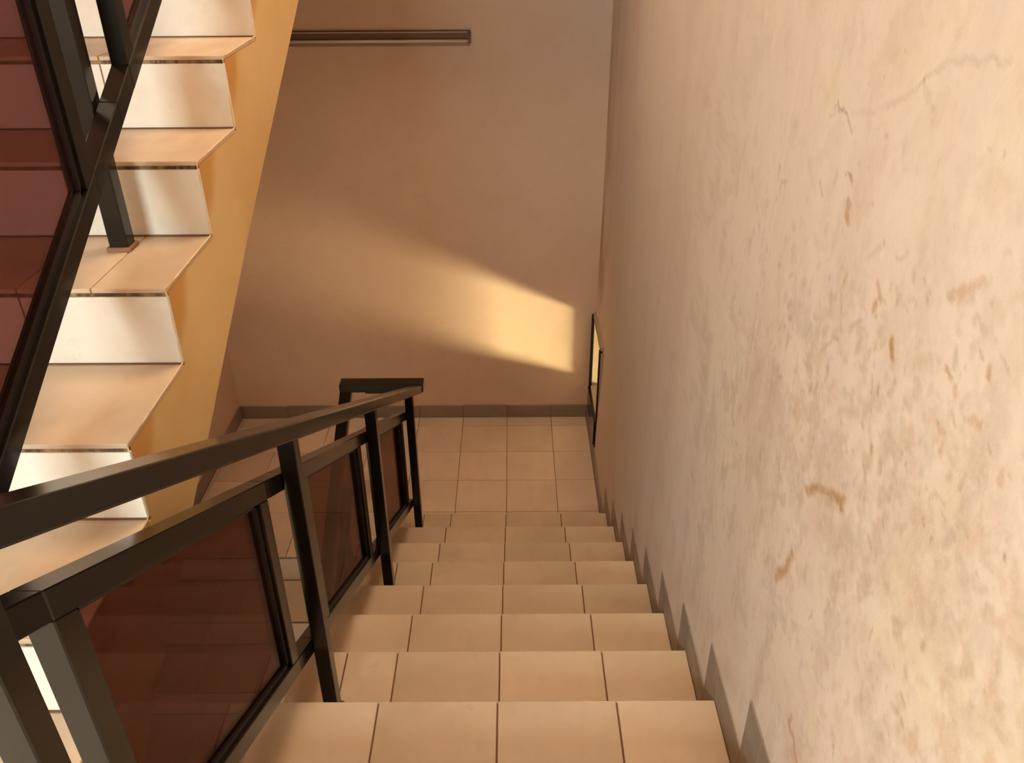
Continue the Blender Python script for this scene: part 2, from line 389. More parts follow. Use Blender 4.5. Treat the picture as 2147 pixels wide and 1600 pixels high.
k = NT('lamp_glass')
M_TUBE = k.set(Base_Color=(0.72, 0.60, 0.47), Roughness=0.15)
MARKS = [
  (-0.3238, 1.3501, -0.3237, 1.3432, 0.0034, 0.45, 0),
  (-0.3159, 1.3349, -0.2918, 1.3093, 0.0061, 0.2, 0),
  (-0.1649, 1.229, -0.1649, 1.229, 0.0055, 0.5, 1),
  (-0.2264, 1.2575, -0.2263, 1.2397, 0.004, 0.55, 0),
  (-0.207, 1.2688, -0.2085, 1.2616, 0.0057, 0.25, 0),
  (-0.3432, 1.3164, -0.3439, 1.3009, 0.0031, 0.5, 0),
  (-0.3295, 1.2892, -0.3453, 1.2765, 0.0074, 0.45, 0),
  (-0.3453, 1.2765, -0.3528, 1.2709, 0.0074, 0.45, 0),
  (-0.3418, 1.2566, -0.3418, 1.2566, 0.009, 0.75, 0),
  (-0.351, 1.2445, -0.351, 1.2445, 0.0055, 0.3, 1),
  (-0.3671, 1.2749, -0.3478, 1.2722, 0.0034, 0.3, 0),
  (-0.4249, 1.3395, -0.4249, 1.3395, 0.0073, 0.35, 1),
  (-0.3689, 1.3407, -0.3976, 1.3557, 0.005, 0.25, 1),
  (-0.4483, 1.3496, -0.4581, 1.3412, 0.0014, 0.35, 1),
  (-0.4581, 1.3412, -0.4722, 1.3396, 0.0014, 0.35, 1),
  (-0.4701, 1.3291, -0.4724, 1.3222, 0.0041, 0.4, 0),
  (-0.4497, 1.3147, -0.452, 1.3076, 0.0034, 0.25, 1),
  (-0.4216, 1.3015, -0.4334, 1.2936, 0.0049, 0.25, 0),
  (-0.5221, 1.3548, -0.5464, 1.3719, 0.0093, 0.38, 0),
  (-0.5464, 1.3719, -0.5695, 1.3965, 0.0093, 0.38, 0),
  (-0.5443, 1.3562, -0.5619, 1.3733, 0.0081, 0.22, 0),
  (-0.4798, 1.4023, -0.4798, 1.4023, 0.0038, 0.3, 1),
  (-0.4832, 1.3806, -0.4832, 1.3806, 0.0027, 0.25, 1),
  (-0.5976, 1.4444, -0.5976, 1.4444, 0.0062, 0.25, 1),
  (-0.5988, 1.3848, -0.5988, 1.3848, 0.0046, 0.3, 0),
  (-0.5834, 1.359, -0.605, 1.3527, 0.0051, 0.25, 0),
  (-0.4081, 1.2388, -0.416, 1.225, 0.0098, 0.75, 0),
  (-0.4364, 1.2235, -0.4364, 1.2235, 0.0064, 0.3, 0),
  (-0.4222, 1.2211, -0.4222, 1.2211, 0.0056, 0.4, 0),
  (-0.2464, 1.1588, -0.208, 1.1289, 0.0035, 0.45, 0),
  (-0.208, 1.1289, -0.1867, 1.1043, 0.0035, 0.45, 0),
  (-0.2422, 1.1847, -0.2505, 1.1703, 0.0073, 0.3, 0),
  (-0.2296, 1.2112, -0.233, 1.2006, 0.0069, 0.28, 1),
  (-0.1848, 1.2089, -0.192, 1.1914, 0.0061, 0.25, 1),
  (-0.2774, 1.1862, -0.3071, 1.219, 0.0067, 0.28, 1),
  (-0.1402, 1.1428, -0.2018, 1.1793, 0.0115, 0.2, 1),
  (-0.3041, 1.2405, -0.3173, 1.2336, 0.0032, 0.25, 1),
  (-0.3776, 1.1907, -0.3826, 1.1781, 0.0025, 0.4, 1),
  (-0.3828, 1.1627, -0.3879, 1.146, 0.0043, 0.5, 0),
  (-0.404, 1.1636, -0.4098, 1.1497, 0.0032, 0.5, 1),
  (-0.4456, 1.1942, -0.4381, 1.1728, 0.0088, 0.35, 0),
  (-0.4834, 1.1879, -0.4834, 1.1879, 0.0111, 0.3, 0),
  (-0.5045, 1.2666, -0.491, 1.2489, 0.0123, 0.25, 0),
  (-0.5467, 1.2788, -0.5638, 1.2726, 0.0061, 0.5, 0),
  (-0.5258, 1.28, -0.5258, 1.28, 0.0079, 0.25, 0),
  (-0.5773, 1.2646, -0.5814, 1.2574, 0.0071, 0.45, 0),
  (-0.5857, 1.2993, -0.5788, 1.2719, 0.0029, 0.2, 1),
  (-0.6254, 1.3219, -0.6282, 1.3147, 0.0046, 0.5, 0),
  (-0.6041, 1.3276, -0.61, 1.322, 0.0015, 0.55, 0),
  (-0.6419, 1.3398, -0.658, 1.3362, 0.0045, 0.35, 0),
  (-0.5532, 1.3261, -0.5532, 1.3261, 0.0073, 0.2, 1),
  (-0.175, 1.0378, -0.1797, 1.024, 0.0061, 0.45, 0),
  (-0.2271, 1.0955, -0.2312, 1.0733, 0.0081, 0.35, 0),
  (-0.1965, 1.1184, -0.1866, 1.0725, 0.0189, 0.18, 0),
  (-0.3312, 1.1607, -0.3312, 1.1607, 0.0107, 0.25, 0),
  (-0.3098, 1.0942, -0.3098, 1.0942, 0.0129, 0.25, 1),
  (-0.3684, 1.2066, -0.3684, 1.2066, 0.0088, 0.25, 0),
  (-0.3798, 1.1087, -0.3877, 1.087, 0.0047, 0.35, 0),
  (-0.3573, 1.0901, -0.3072, 1.0622, 0.0109, 0.2, 0),
  (-0.4243, 1.0789, -0.4286, 1.0715, 0.0092, 0.55, 0),
  (-0.4163, 1.0373, -0.4271, 1.0346, 0.0064, 0.42, 0),
  (-0.4271, 1.0346, -0.434, 1.0226, 0.0064, 0.42, 0),
  (-0.4613, 1.0787, -0.4626, 1.0653, 0.0074, 0.4, 0),
  (-0.4368, 1.0649, -0.4368, 1.0649, 0.0076, 0.3, 0),
  (-0.4709, 1.1017, -0.4709, 1.1017, 0.0084, 0.2, 0),
  (-0.3782, 1.0367, -0.3782, 1.0367, 0.0033, 0.45, 1),
  (-0.3608, 1.0188, -0.3608, 1.0188, 0.0037, 0.35, 1),
  (-0.5065, 1.1251, -0.5091, 1.1173, 0.0059, 0.3, 1),
  (-0.5116, 1.0998, -0.5116, 1.0998, 0.0059, 0.3, 0),
  (-0.522, 1.121, -0.5277, 1.1099, 0.0033, 0.45, 0),
  (-0.5404, 1.1176, -0.5404, 1.1176, 0.0039, 0.25, 1),
  (-0.5112, 1.0838, -0.513, 1.0772, 0.0025, 0.45, 1),
  (-0.4404, 0.9993, -0.4447, 0.9918, 0.0032, 0.4, 1),
  (-0.2485, 0.8636, -0.3098, 0.9102, 0.0111, 0.6, 0),
  (-0.3098, 0.9102, -0.3579, 0.936, 0.0111, 0.6, 0),
  (-0.3579, 0.936, -0.3873, 0.9501, 0.0111, 0.6, 0),
  (-0.3811, 0.9333, -0.3811, 0.9333, 0.0135, 0.8, 0),
  (-0.3926, 0.9589, -0.3926, 0.9589, 0.0051, 0.4, 0),
  (-0.4233, 0.9494, -0.4233, 0.9494, 0.0044, 0.3, 0),
  (-0.3307, 0.9046, -0.3654, 0.9229, 0.0141, 0.3, 0),
  (-0.5058, 1.016, -0.5137, 1.0058, 0.0044, 0.4, 1),
  (-0.5986, 1.0851, -0.6012, 1.0787, 0.0042, 0.55, 1),
  (-0.623, 1.0786, -0.6259, 1.0735, 0.0036, 0.5, 1),
  (-0.486, 0.96, -0.5019, 0.9518, 0.0047, 0.38, 1),
  (-0.5547, 1.0449, -0.5625, 1.0313, 0.0059, 0.3, 0),
  (-0.4963, 0.9844, -0.4963, 0.9844, 0.0151, 0.18, 0),
  (-0.5739, 1.1113, -0.5739, 1.1113, 0.0029, 0.4, 1),
  (-0.5864, 1.1248, -0.5864, 1.1248, 0.0049, 0.3, 0),
  (-0.596, 1.1139, -0.6042, 1.1279, 0.0045, 0.38, 0),
  (-0.6042, 1.1279, -0.6242, 1.1314, 0.0045, 0.38, 0),
  (-0.6417, 1.1682, -0.6518, 1.1946, 0.0041, 0.35, 1),
  (-0.5844, 1.1841, -0.5844, 1.1841, 0.0098, 0.4, 0),
  (-0.5854, 1.1986, -0.5854, 1.1986, 0.0058, 0.25, 0),
  (-0.5635, 1.2094, -0.5841, 1.2114, 0.0069, 0.38, 0),
  (-0.5405, 1.21, -0.5405, 1.21, 0.0057, 0.25, 0),
  (-0.5965, 1.2313, -0.5896, 1.2382, 0.0056, 0.35, 0),
  (-0.6128, 1.2501, -0.6128, 1.2501, 0.0036, 0.35, 1),
  (-0.6442, 1.2629, -0.6264, 1.2526, 0.0076, 0.4, 0),
  (-0.6675, 1.2447, -0.6725, 1.2405, 0.0037, 0.4, 0),
  (-0.7002, 1.2391, -0.7031, 1.2258, 0.008, 0.35, 0),
  (-0.7169, 1.2425, -0.7169, 1.2425, 0.0062, 0.4, 0),
  (-0.6782, 1.2131, -0.6782, 1.2131, 0.003, 0.25, 1),
  (-0.6278, 1.1198, -0.6389, 1.1219, 0.0047, 0.35, 0),
  (-0.6627, 1.1368, -0.6813, 1.1388, 0.0083, 0.38, 0),
  (-0.6813, 1.1388, -0.6885, 1.1311, 0.0083, 0.38, 0),
  (-0.662, 1.113, -0.662, 1.113, 0.0075, 0.35, 0),
  (-0.6557, 1.0928, -0.6557, 1.0928, 0.0031, 0.35, 1),
  (-0.7484, 1.1682, -0.7522, 1.1636, 0.0038, 0.6, 1),
  (-0.6681, 1.0819, -0.6681, 1.0819, 0.0095, 0.28, 0),
  (-0.724, 1.134, -0.724, 1.134, 0.0059, 0.3, 0),
  (-0.7361, 1.1351, -0.7361, 1.1351, 0.004, 0.4, 1),
  (-0.7211, 1.1121, -0.7211, 1.1121, 0.0048, 0.45, 1),
  (-0.5656, 0.9927, -0.5656, 0.9927, 0.0065, 0.25, 0),
  (-0.6164, 1.0257, -0.6164, 1.0257, 0.017, 0.22, 0),
  (-0.5576, 0.9441, -0.5576, 0.9441, 0.0169, 0.28, 0),
  (-0.6409, 1.0642, -0.6409, 1.0642, 0.004, 0.25, 1),
  (-0.6472, 1.271, -0.6484, 1.2579, 0.001, 0.3, 1),
  (-0.2498, 0.7123, -0.2294, 0.658, 0.0142, 0.6, 0),
  (-0.2294, 0.658, -0.2061, 0.6149, 0.0142, 0.6, 0),
  (-0.0408, 0.6842, -0.0971, 0.6558, 0.0063, 0.18, 0),
  (-0.0971, 0.6558, -0.1561, 0.6141, 0.0063, 0.18, 0),
  (-0.0841, 0.8291, -0.1228, 0.7954, 0.0081, 0.25, 0),
  (0.2229, 0.7126, 0.1968, 0.6995, 0.0043, 0.35, 1),
  (0.1695, 0.6758, 0.1463, 0.6748, 0.0036, 0.35, 1),
  (0.4957, 0.3267, 0.4731, 0.3238, 0.0065, 0.3, 1),
  (0.1134, 0.8614, 0.1727, 0.7451, 0.0093, 0.15, 1),
  (-0.3971, 0.4532, -0.396, 0.4315, 0.0081, 0.6, 0),
  (-0.396, 0.4315, -0.4244, 0.4208, 0.0081, 0.6, 0),
  (-0.4244, 0.4208, -0.4523, 0.4024, 0.0081, 0.6, 0),
  (-0.43, 0.3955, -0.4523, 0.4024, 0.0127, 0.3, 0),
  (-0.6724, 0.9515, -0.6724, 0.9515, 0.0121, 0.42, 0),
  (-0.6304, 0.8674, -0.6304, 0.8674, 0.0056, 0.42, 0),
  (-0.6611, 0.8897, -0.6611, 0.8897, 0.0086, 0.22, 1),
  (-0.6639, 0.8458, -0.6726, 0.8426, 0.005, 0.45, 0),
  (-0.6604, 0.8358, -0.6604, 0.8358, 0.0078, 0.25, 0),
  (-0.6768, 0.8194, -0.6864, 0.8147, 0.0055, 0.45, 0),
  (-0.6678, 0.7749, -0.6678, 0.7749, 0.0052, 0.42, 0),
  (-0.7627, 1.0171, -0.7691, 1.0061, 0.006, 0.25, 0),
  (-0.7866, 1.0824, -0.7941, 1.0693, 0.0082, 0.3, 0),
  (-0.6746, 1.0097, -0.6746, 1.0097, 0.0067, 0.25, 0),
  (-0.6, 0.7752, -0.6, 0.7752, 0.0043, 0.3, 1),
  (-0.5902, 0.8381, -0.5902, 0.8381, 0.0066, 0.2, 1),
  (-0.3733, 0.7046, -0.3691, 0.6779, 0.0028, 0.4, 1),
  (-0.4245, 0.6218, -0.4245, 0.6218, 0.004, 0.5, 1),
  (-0.4163, 0.6049, -0.4163, 0.6049, 0.0037, 0.4, 1),
  (-0.4603, 0.7582, -0.4761, 0.7074, 0.0036, 0.2, 1),
  (-0.4751, 0.6241, -0.4751, 0.6241, 0.0031, 0.35, 1),
  (-0.4887, 0.6375, -0.4887, 0.6375, 0.0023, 0.3, 1),
  (-0.5533, 0.5844, -0.5551, 0.5578, 0.0033, 0.3, 1),
  (-0.6062, 0.6616, -0.6062, 0.6616, 0.003, 0.25, 1),
  (-0.5381, 0.5992, -0.5381, 0.5992, 0.0037, 0.2, 1),
  (-0.7021, 1.0635, -0.7085, 1.0496, 0.0027, 0.25, 1),
  (-0.553, 0.9382, -0.553, 0.9382, 0.0294, 0.15, 0),
  (-0.8167, 1.0049, -0.8167, 1.0049, 0.0318, 0.14, 0),
  (-0.7724, 0.9718, -0.7724, 0.9718, 0.0283, 0.1, 0),
  (-0.0957, 0.1757, 0.0165, 0.1074, 0.0321, 0.15, 0),
  (-0.0655, 1.477, -0.0745, 1.4707, 0.0048, 0.55, 1),
  (-0.0527, 1.4706, -0.0673, 1.4737, 0.0027, 0.4, 1),
  (-0.0877, 1.4709, -0.0777, 1.4651, 0.0041, 0.55, 1),
  (-0.092, 1.4727, -0.1176, 1.4642, 0.0026, 0.45, 1),
  (-0.1176, 1.4642, -0.1271, 1.4521, 0.0026, 0.45, 1),
  (-0.1271, 1.4521, -0.1431, 1.4462, 0.0026, 0.45, 1),
  (-0.0773, 1.4659, -0.0417, 1.4504, 0.0018, 0.25, 1),
  (-0.1693, 1.3963, -0.1759, 1.3891, 0.0056, 0.65, 0),
  (-0.1684, 1.3978, -0.1479, 1.3843, 0.0034, 0.5, 0),
  (-0.178, 1.3897, -0.1825, 1.3819, 0.0022, 0.3, 0),
  (-0.1821, 1.3519, -0.1881, 1.3369, 0.0091, 0.5, 0),
  (-0.1881, 1.3369, -0.1969, 1.3305, 0.0091, 0.5, 0),
  (-0.0502, 1.3448, -0.0739, 1.333, 0.002, 0.45, 1),
  (-0.329, 1.5561, -0.3316, 1.5516, 0.0023, 0.6, 1),
  (-0.3375, 1.5484, -0.362, 1.5349, 0.0063, 0.16, 1),
  (-0.362, 1.5349, -0.3743, 1.5249, 0.0063, 0.16, 1),
  (-0.507, 1.6117, -0.388, 1.5926, 0.005, 0.2, 1),
  (-0.388, 1.5926, -0.3655, 1.5842, 0.005, 0.2, 1),
  (-0.3655, 1.5842, -0.3277, 1.5594, 0.005, 0.2, 1),
  (-0.3277, 1.5594, -0.2904, 1.5315, 0.005, 0.2, 1),
  (-0.2904, 1.5315, -0.2446, 1.5095, 0.005, 0.2, 1),
  (-0.1287, 1.4756, -0.2104, 1.4955, 0.007, 0.1, 1),
  (-0.2104, 1.4955, -0.2446, 1.5095, 0.007, 0.1, 1),
  (-0.4191, 1.4862, -0.4155, 1.4648, 0.0059, 0.14, 1),
  (-0.5116, 1.5237, -0.5116, 1.5237, 0.0047, 0.3, 1),
  (-0.5403, 1.5251, -0.5403, 1.5251, 0.0051, 0.32, 1),
  (-0.3451, 1.4333, -0.3451, 1.4333, 0.0018, 0.4, 1),
  (-0.2146, 1.5437, -0.2146, 1.5437, 0.0034, 0.3, 1),
  (-0.2183, 1.5191, -0.2183, 1.5191, 0.0025, 0.25, 1),
  (-0.2577, 1.5785, -0.2577, 1.5785, 0.0027, 0.3, 1),
  (-0.2309, 1.575, -0.2309, 1.575, 0.0023, 0.2, 1),
  (-0.0496, 1.4266, -0.0496, 1.4266, 0.0022, 0.4, 1),
  (-0.2573, 1.4731, -0.2573, 1.4731, 0.0034, 0.3, 1),
  (-0.168, 1.5229, -0.168, 1.5229, 0.0078, 0.15, 1),
  (-0.264, 1.3794, -0.264, 1.3794, 0.0036, 0.3, 1),
  (-0.4868, 1.427, -0.4868, 1.427, 0.0038, 0.28, 1),
  (0.1123, 1.3038, 0.141, 1.2859, 0.0046, 0.25, 1),
  (0.141, 1.2859, 0.1584, 1.2448, 0.0046, 0.25, 1),
  (-0.1898, 1.4202, -0.1898, 1.4202, 0.0065, 0.18, 1),
]
# ------------------------------------------------------------------ dimensions
H, D = 0.1691, 0.3092            # lower flight: rise and going
XL, XR = -0.598, 0.548           # lower flight: left edge, face of the skirting on the right wall
ZL = -8 * H                      # landing
YB = 3.4054                      # back wall
XW = -1.830                      # left wall
HU, DU, XU = 0.1740, 0.3000, -0.660     # flights on the left: rise, going, outer edge
YU = [1.049 - 0.3 * i for i in range(-4, 6)]       # back edge of each tread of the rising flight, top to bottom
ZU = [1.4200 - 0.17406 * i for i in range(-4, 6)]
ZF = 0.345                       # upper hall floor
ZT = 2.290                       # next landing
JOINT = 0.004


def wall_x(y, z):
    """the right wall is not quite true: it leans in at the foot of the landing corner"""
    t = min(1.0, max(0.0, (y - 2.0) / 0.9))
    t = t * t * (3 - 2 * t)
    s = min(1.0, max(0.0, (z + 0.15) / 1.05 * -1.0))
    corner = 0.582 - 0.032 * s * s * (3 - 2 * s)
    return 0.5512 * (1 - t) + corner * t + 0.0025 * mnoise.noise(Vector((y * 1.3, z * 1.3, 2.0)))


# ------------------------------------------------------------------ right wall, with window hole and grime painted as an attribute
WY0, WY1, WZ0, WZ1 = 2.860, 3.345, -1.070, -0.562       # opening
ys = sorted(set([round(v, 4) for v in np.concatenate([np.linspace(-3.1, -1.0, 12), np.arange(-1.0, 0.45, 0.0045), np.linspace(0.45, WY0, 60),
                 np.linspace(WY0, WY1, 14), np.linspace(WY1, 3.55, 14)])]))
zs = sorted(set([round(v, 4) for v in np.concatenate([np.linspace(-1.75, WZ0, 16), np.linspace(WZ0, WZ1, 20), np.linspace(WZ1, 0.2, 26),
                 np.arange(0.2, 1.72, 0.0045), np.linspace(1.72, 4.0, 16)])]))
Yg, Zg = np.meshgrid(np.array(ys), np.array(zs), indexing='ij')
br = np.zeros_like(Yg)
gr = np.zeros_like(Yg)
rng = np.random.default_rng(3)


def vnoise(y, z, f, seed):
    """value noise on arrays"""
    g = np.random.default_rng(seed).random((96, 96))
    u, v = (y * f) % 96, (z * f) % 96
    i, j = u.astype(int) % 96, v.astype(int) % 96
    a, b = u - np.floor(u), v - np.floor(v)
    a, b = a * a * (3 - 2 * a), b * b * (3 - 2 * b)
    i1, j1 = (i + 1) % 96, (j + 1) % 96
    return (g[i, j] * (1 - a) + g[i1, j] * a) * (1 - b) + (g[i, j1] * (1 - a) + g[i1, j1] * a) * b


wy = Yg + 0.010 * (vnoise(Yg + 9, Zg + 9, 45, 1) - 0.5) + 0.006 * (vnoise(Yg + 9, Zg + 9, 110, 5) - 0.5)
wz = Zg + 0.010 * (vnoise(Yg + 9, Zg + 9, 45, 2) - 0.5) + 0.006 * (vnoise(Yg + 9, Zg + 9, 110, 6) - 0.5)


def smudge(y1, z1, y2, z2, w, st, typ):
    dy, dz = y2 - y1, z2 - z1
    L = dy * dy + dz * dz
    t = np.clip(((wy - y1) * dy + (wz - z1) * dz) / L, 0, 1) if L > 1e-9 else 0.0
    d = np.hypot(wy - y1 - t * dy, wz - z1 - t * dz) / max(w, 0.0028)
    f = np.clip(1.25 - d, 0, 1)
    f = f * f * (3 - 2 * f) * st
    tgt = gr if typ else br
    np.maximum(tgt, f, out=tgt)


for mk in MARKS: smudge(*mk[:5], min(0.95, mk[5] * 1.3), mk[6])
# many faint rubbed hand marks, thickest at hand height by the stair
for i in range(360):
    y = rng.normal(-0.42, 0.30)
    z = rng.normal(1.02, 0.17) - 0.12 * max(0.0, y + 0.3)
    a = rng.normal(math.radians(100), 0.6)
    ln = rng.uniform(0.002, 0.022)
    smudge(y, z, y + ln * math.cos(a), z + ln * math.sin(a), rng.uniform(0.003, 0.011), rng.uniform(0.10, 0.38), int(rng.random() < 0.40))
for i in range(170):
    y = rng.uniform(-0.3, 2.4)
    z = 0.75 - 0.547 * y + rng.normal(0, 0.25)
    smudge(y, z, y + rng.normal(0, 0.008), z + rng.uniform(0.0, 0.035), rng.uniform(0.003, 0.008), rng.uniform(0.05, 0.2), int(rng.random() < 0.7))
cloud = vnoise(Yg + 20, Zg + 20, 9, 11) * 0.6 + vnoise(Yg + 20, Zg + 20, 24, 12) * 0.4
band = np.exp(-((Zg - (0.95 - 0.3 * np.clip(Yg + 0.3, 0, 9))) / 0.30) ** 2) * np.clip((0.35 - Yg) / 0.5, 0, 1)
br = np.maximum(br, np.clip((cloud - 0.45) * 0.9, 0, 1) * band * 0.95)
cl2 = vnoise(Yg + 31, Zg + 31, 15, 41) * 0.5 + vnoise(Yg + 31, Zg + 31, 38, 42) * 0.3 + vnoise(Yg + 31, Zg + 31, 80, 43) * 0.2
gr = np.maximum(gr, np.clip((cl2 - 0.56) * 1.2, 0, 0.16) * np.clip(band + 0.15, 0, 1))
# fine mottling all over the part seen close to
near = np.clip((1.3 - Yg) / 0.8, 0, 1) * np.clip((Zg + 0.547 * Yg + 0.3) / 0.5, 0, 1)
m1 = vnoise(Yg + 41, Zg * 0.8 + 41, 26, 51) * 0.45 + vnoise(Yg + 41, Zg * 0.7 + 41, 60, 52) * 0.35 + vnoise(Yg + 41, Zg + 41, 120, 53) * 0.20
m2 = vnoise(Yg + 51, Zg * 0.6 + 51, 18, 54) * 0.5 + vnoise(Yg + 51, Zg * 0.7 + 51, 50, 55) * 0.3 + vnoise(Yg + 51, Zg + 51, 105, 56) * 0.2
br = np.maximum(br, np.clip((m1 - 0.54) * 1.8, 0, 0.34) * near * (0.35 + 0.65 * np.clip(band * 1.4, 0, 1)))
gr = np.maximum(gr, np.clip((m2 - 0.55) * 1.5, 0, 0.22) * near * (1 - 0.6 * np.clip((Zg - 1.15) / 0.3, 0, 1)))
# rubbed brown dirt beside the landing corner and low along the stair
cor = np.clip((Yg - 2.75) / 0.6, 0, 1) * np.clip(1 - np.abs(Zg + 0.0) / 2.0, 0, 1)
dirt = cor * np.clip((vnoise(Yg * 1.0 + 5, Zg * 0.45 + 5, 9, 21) - 0.30) * 1.6, 0, 1) * 0.9
low = np.clip(1 - np.abs(Zg + 0.547 * Yg - 0.17) / 0.20, 0, 1) * np.clip((vnoise(Yg + 5, Zg + 5, 14, 22) - 0.35) * 1.6, 0, 1) * 0.22
dirt = np.maximum(dirt, low)
ny, nz = len(ys), len(zs)
Xg = np.empty_like(Yg)
for i in range(ny):
    for j in range(nz):
        Xg[i, j] = wall_x(ys[i], zs[j]) if ys[i] > 1.9 else 0.5512
if True:      # slow trowel waves on the part seen close to
    Xg += np.where(Yg <= 1.9, 0.004 * (vnoise(Yg + 9, Zg + 9, 2.3, 31) - 0.5) + 0.0012 * (vnoise(Yg + 9, Zg + 9, 11, 32) - 0.5), 0)
verts = np.stack([Xg, Yg, Zg], -1).reshape(-1, 3)
faces = []
for i in range(ny - 1):
    yc = 0.5 * (ys[i] + ys[i + 1])
    hole = WY0 < yc < WY1
    for j in range(nz - 1):
        if hole and WZ0 < 0.5 * (zs[j] + zs[j + 1]) < WZ1: continue
        a = i * nz + j
        faces.append((a, a + 1, a + nz + 1, a + nz))
me = bpy.data.meshes.new('wall_right')
me.from_pydata(verts.tolist(), [], faces)
at = me.color_attributes.new('grime', 'FLOAT_COLOR', 'POINT')
buf = np.stack([br, gr, dirt, np.ones_like(br)], -1).reshape(-1).astype(np.float32)
at.data.foreach_set('color', buf)
me.polygons.foreach_set('use_smooth', [True] * len(faces))
wall_r = link('wall_right', me, M_WALL_R)
tag(wall_r, kind='structure')
# masonry behind the plaster face (leaves the window opening free)
for nm, y0, y1, z0, z1 in (('masonry', -3.2, WY0, -3.3, 4.0), ('masonry', WY1, 3.6, -3.3, 4.0), ('masonry', WY0, WY1, WZ1, 4.0), ('masonry', WY0, WY1, -3.3, WZ0)):
    box(nm, 0.592, 0.64, y0, y1, z0, z1, M_WALL, wall_r, 0)
# plastered reveal of the window
for nm, y0, y1, z0, z1 in (('reveal', WY1 - 0.004, WY1 + 0.03, WZ0, WZ1), ('reveal', WY0 - 0.03, WY0 + 0.004, WZ0, WZ1),
                           ('reveal', WY0, WY1, WZ1 - 0.004, WZ1 + 0.03), ('reveal', WY0, WY1, WZ0 - 0.03, WZ0 + 0.004)):
    box(nm, 0.553, 0.64, y0, y1, z0, z1, M_REVEAL, wall_r, 0)

# ------------------------------------------------------------------ the other walls, floors and ceilings
SK = 0.012
wb_ = box('wall_back', XW - 0.2, 0.72, YB, YB + 0.2, ZL - 1.8, 4.0, M_WALL, None, 0)
tag(wb_, kind='structure')
wl_ = box('wall_left', XW - 0.2, XW, -3.2, YB, ZL - 1.8, 4.0, M_WALL, None, 0)
tag(wl_, kind='structure')
ce_ = box('ceiling', XW - 0.2, 0.72, -3.4, YB + 0.2, 4.0, 4.15, M_CEIL, None, 0)
tag(ce_, kind='structure')
# front wall of the upper hall with its window opening
wf = empty('wall_front', (-0.6, -3.2, 2.0))
tag(wf, kind='structure')
for x0, x1, z0, z1 in ((XW - 0.2, -1.78, 0.0, 4.0), (-0.82, 0.72, 0.0, 4.0), (-1.78, -0.82, 0.0, 1.45), (-1.78, -0.82, 2.65, 4.0),
                       (XW - 0.2, -1.80, -3.3, 0.0), (-0.70, 0.72, -3.3, 0.0), (-1.80, -0.70, -0.75, 0.0)):
    box('masonry', x0, x1, -3.3, -3.1, z0, z1, M_CEIL, wf, 0)

# half landing: slab and tiles
fl = box('floor', XW, 0.60, 2.030, YB, ZL - 0.16, ZL - 0.009, M_GROUT, None, 0)
tag(fl, kind='structure')
xk = [XW + 0.012] + [k * 0.30 for k in range(-6, 2)] + [XR - 0.008]
rows = [YB - 0.011, YB - 0.12, YB - 0.42, YB - 0.72, YB - 1.02]
LJ = 0.0030
for r in range(4):
    for a, b in zip(xk[:-1], xk[1:]):
        if b - a < 0.01: continue
        box('floor_tile', a + LJ / 2, b - LJ / 2, rows[r + 1] + LJ / 2, rows[r] - LJ / 2, ZL - 0.010 + random.uniform(-.0003, .0003), ZL + random.uniform(-.0004, .0004), M_TILE_L, fl, 0.0008)
for a, b in zip(xk[:-1], xk[1:]):
    y0 = 2.0135 if b < XL + 0.001 else (2.154 if a > XL - 0.001 else 2.0135)
    if a < XL < b:
        box('floor_tile', a + LJ / 2, XL - LJ / 2, 2.0135, rows[4] - LJ / 2, ZL - 0.010, ZL, M_TILE_L, fl, 0.0008)
        a, y0 = XL, 2.154
    if b - a < 0.012: continue
    box('floor_tile', a + LJ / 2, b - LJ / 2, y0, rows[4] - LJ / 2, ZL - 0.010, ZL + random.uniform(-.0004, .0004), M_TILE_L, fl, 0.0008)

# skirting of the landing
bb = empty('baseboard_back', (0, YB, ZL))
tag(bb, kind='structure')
for a, b in zip(xk[:-1], xk[1:]):
    if b - a < 0.012: continue
    box('skirting_tile', a + .0016, b - .0016, YB - 0.011, YB + 0.004, ZL, ZL + 0.093 + random.uniform(-.0025, .0025), M_SKIRT, bb, 0.001)
box('grout_line', XW + 0.002, 0.55, YB - 0.008, YB + 0.003, ZL, ZL + 0.088, M_GROUT, bb, 0)
bl = empty('baseboard_left', (XW, 2.6, ZL))
tag(bl, kind='structure')
yy = [1.70, 2.085, 2.385, 2.685, 2.985, 3.285, YB - 0.011]
for a, b in zip(yy[:-1], yy[1:]):
    box('skirting_tile', XW - 0.004, XW + 0.011, a + .0012, b - .0012, ZL - 0.002, ZL + 0.093 + random.uniform(-.002, .002), M_SKIRT, bl, 0.001)

box('grout_line', XW - 0.003, XW + 0.008, 1.71, YB - 0.012, ZL, ZL + 0.088, M_GROUT, bl, 0)

# stepped skirting up the right wall, one riser piece and one tread piece to each step
br_ = empty('baseboard_right', (XR, 1.0, -0.5))
tag(br_, kind='structure')
SH = 0.098
for i in range(-1, 9):                      # tread i: nosing at (i-1) D, top at -(i-1) H
    yn, zt = (i - 1) * D, -(i - 1) * H
    box('skirting_tile', XR, 0.575, yn - D + SH, yn - .001, zt - 0.004, zt + SH, M_SKIRT, br_, 0.001)
    lo = zt - H + (0 if i < 8 else 0.0)
    box('skirting_tile', XR, 0.575, yn + .001, yn + SH, lo - 0.004, zt + SH, M_SKIRT, br_, 0.001)
yy = [7 * D + SH, 2.385, 2.685, 2.985, 3.285, YB - 0.011]
for a, b in zip(yy[:-1], yy[1:]):
    x = wall_x(0.5 * (a + b), ZL + 0.05)
    box('skirting_tile', min(XR, x - 0.010), 0.585, a + .001, b - .001, ZL - 0.002, ZL + 0.095, M_SKIRT, br_, 0.001)

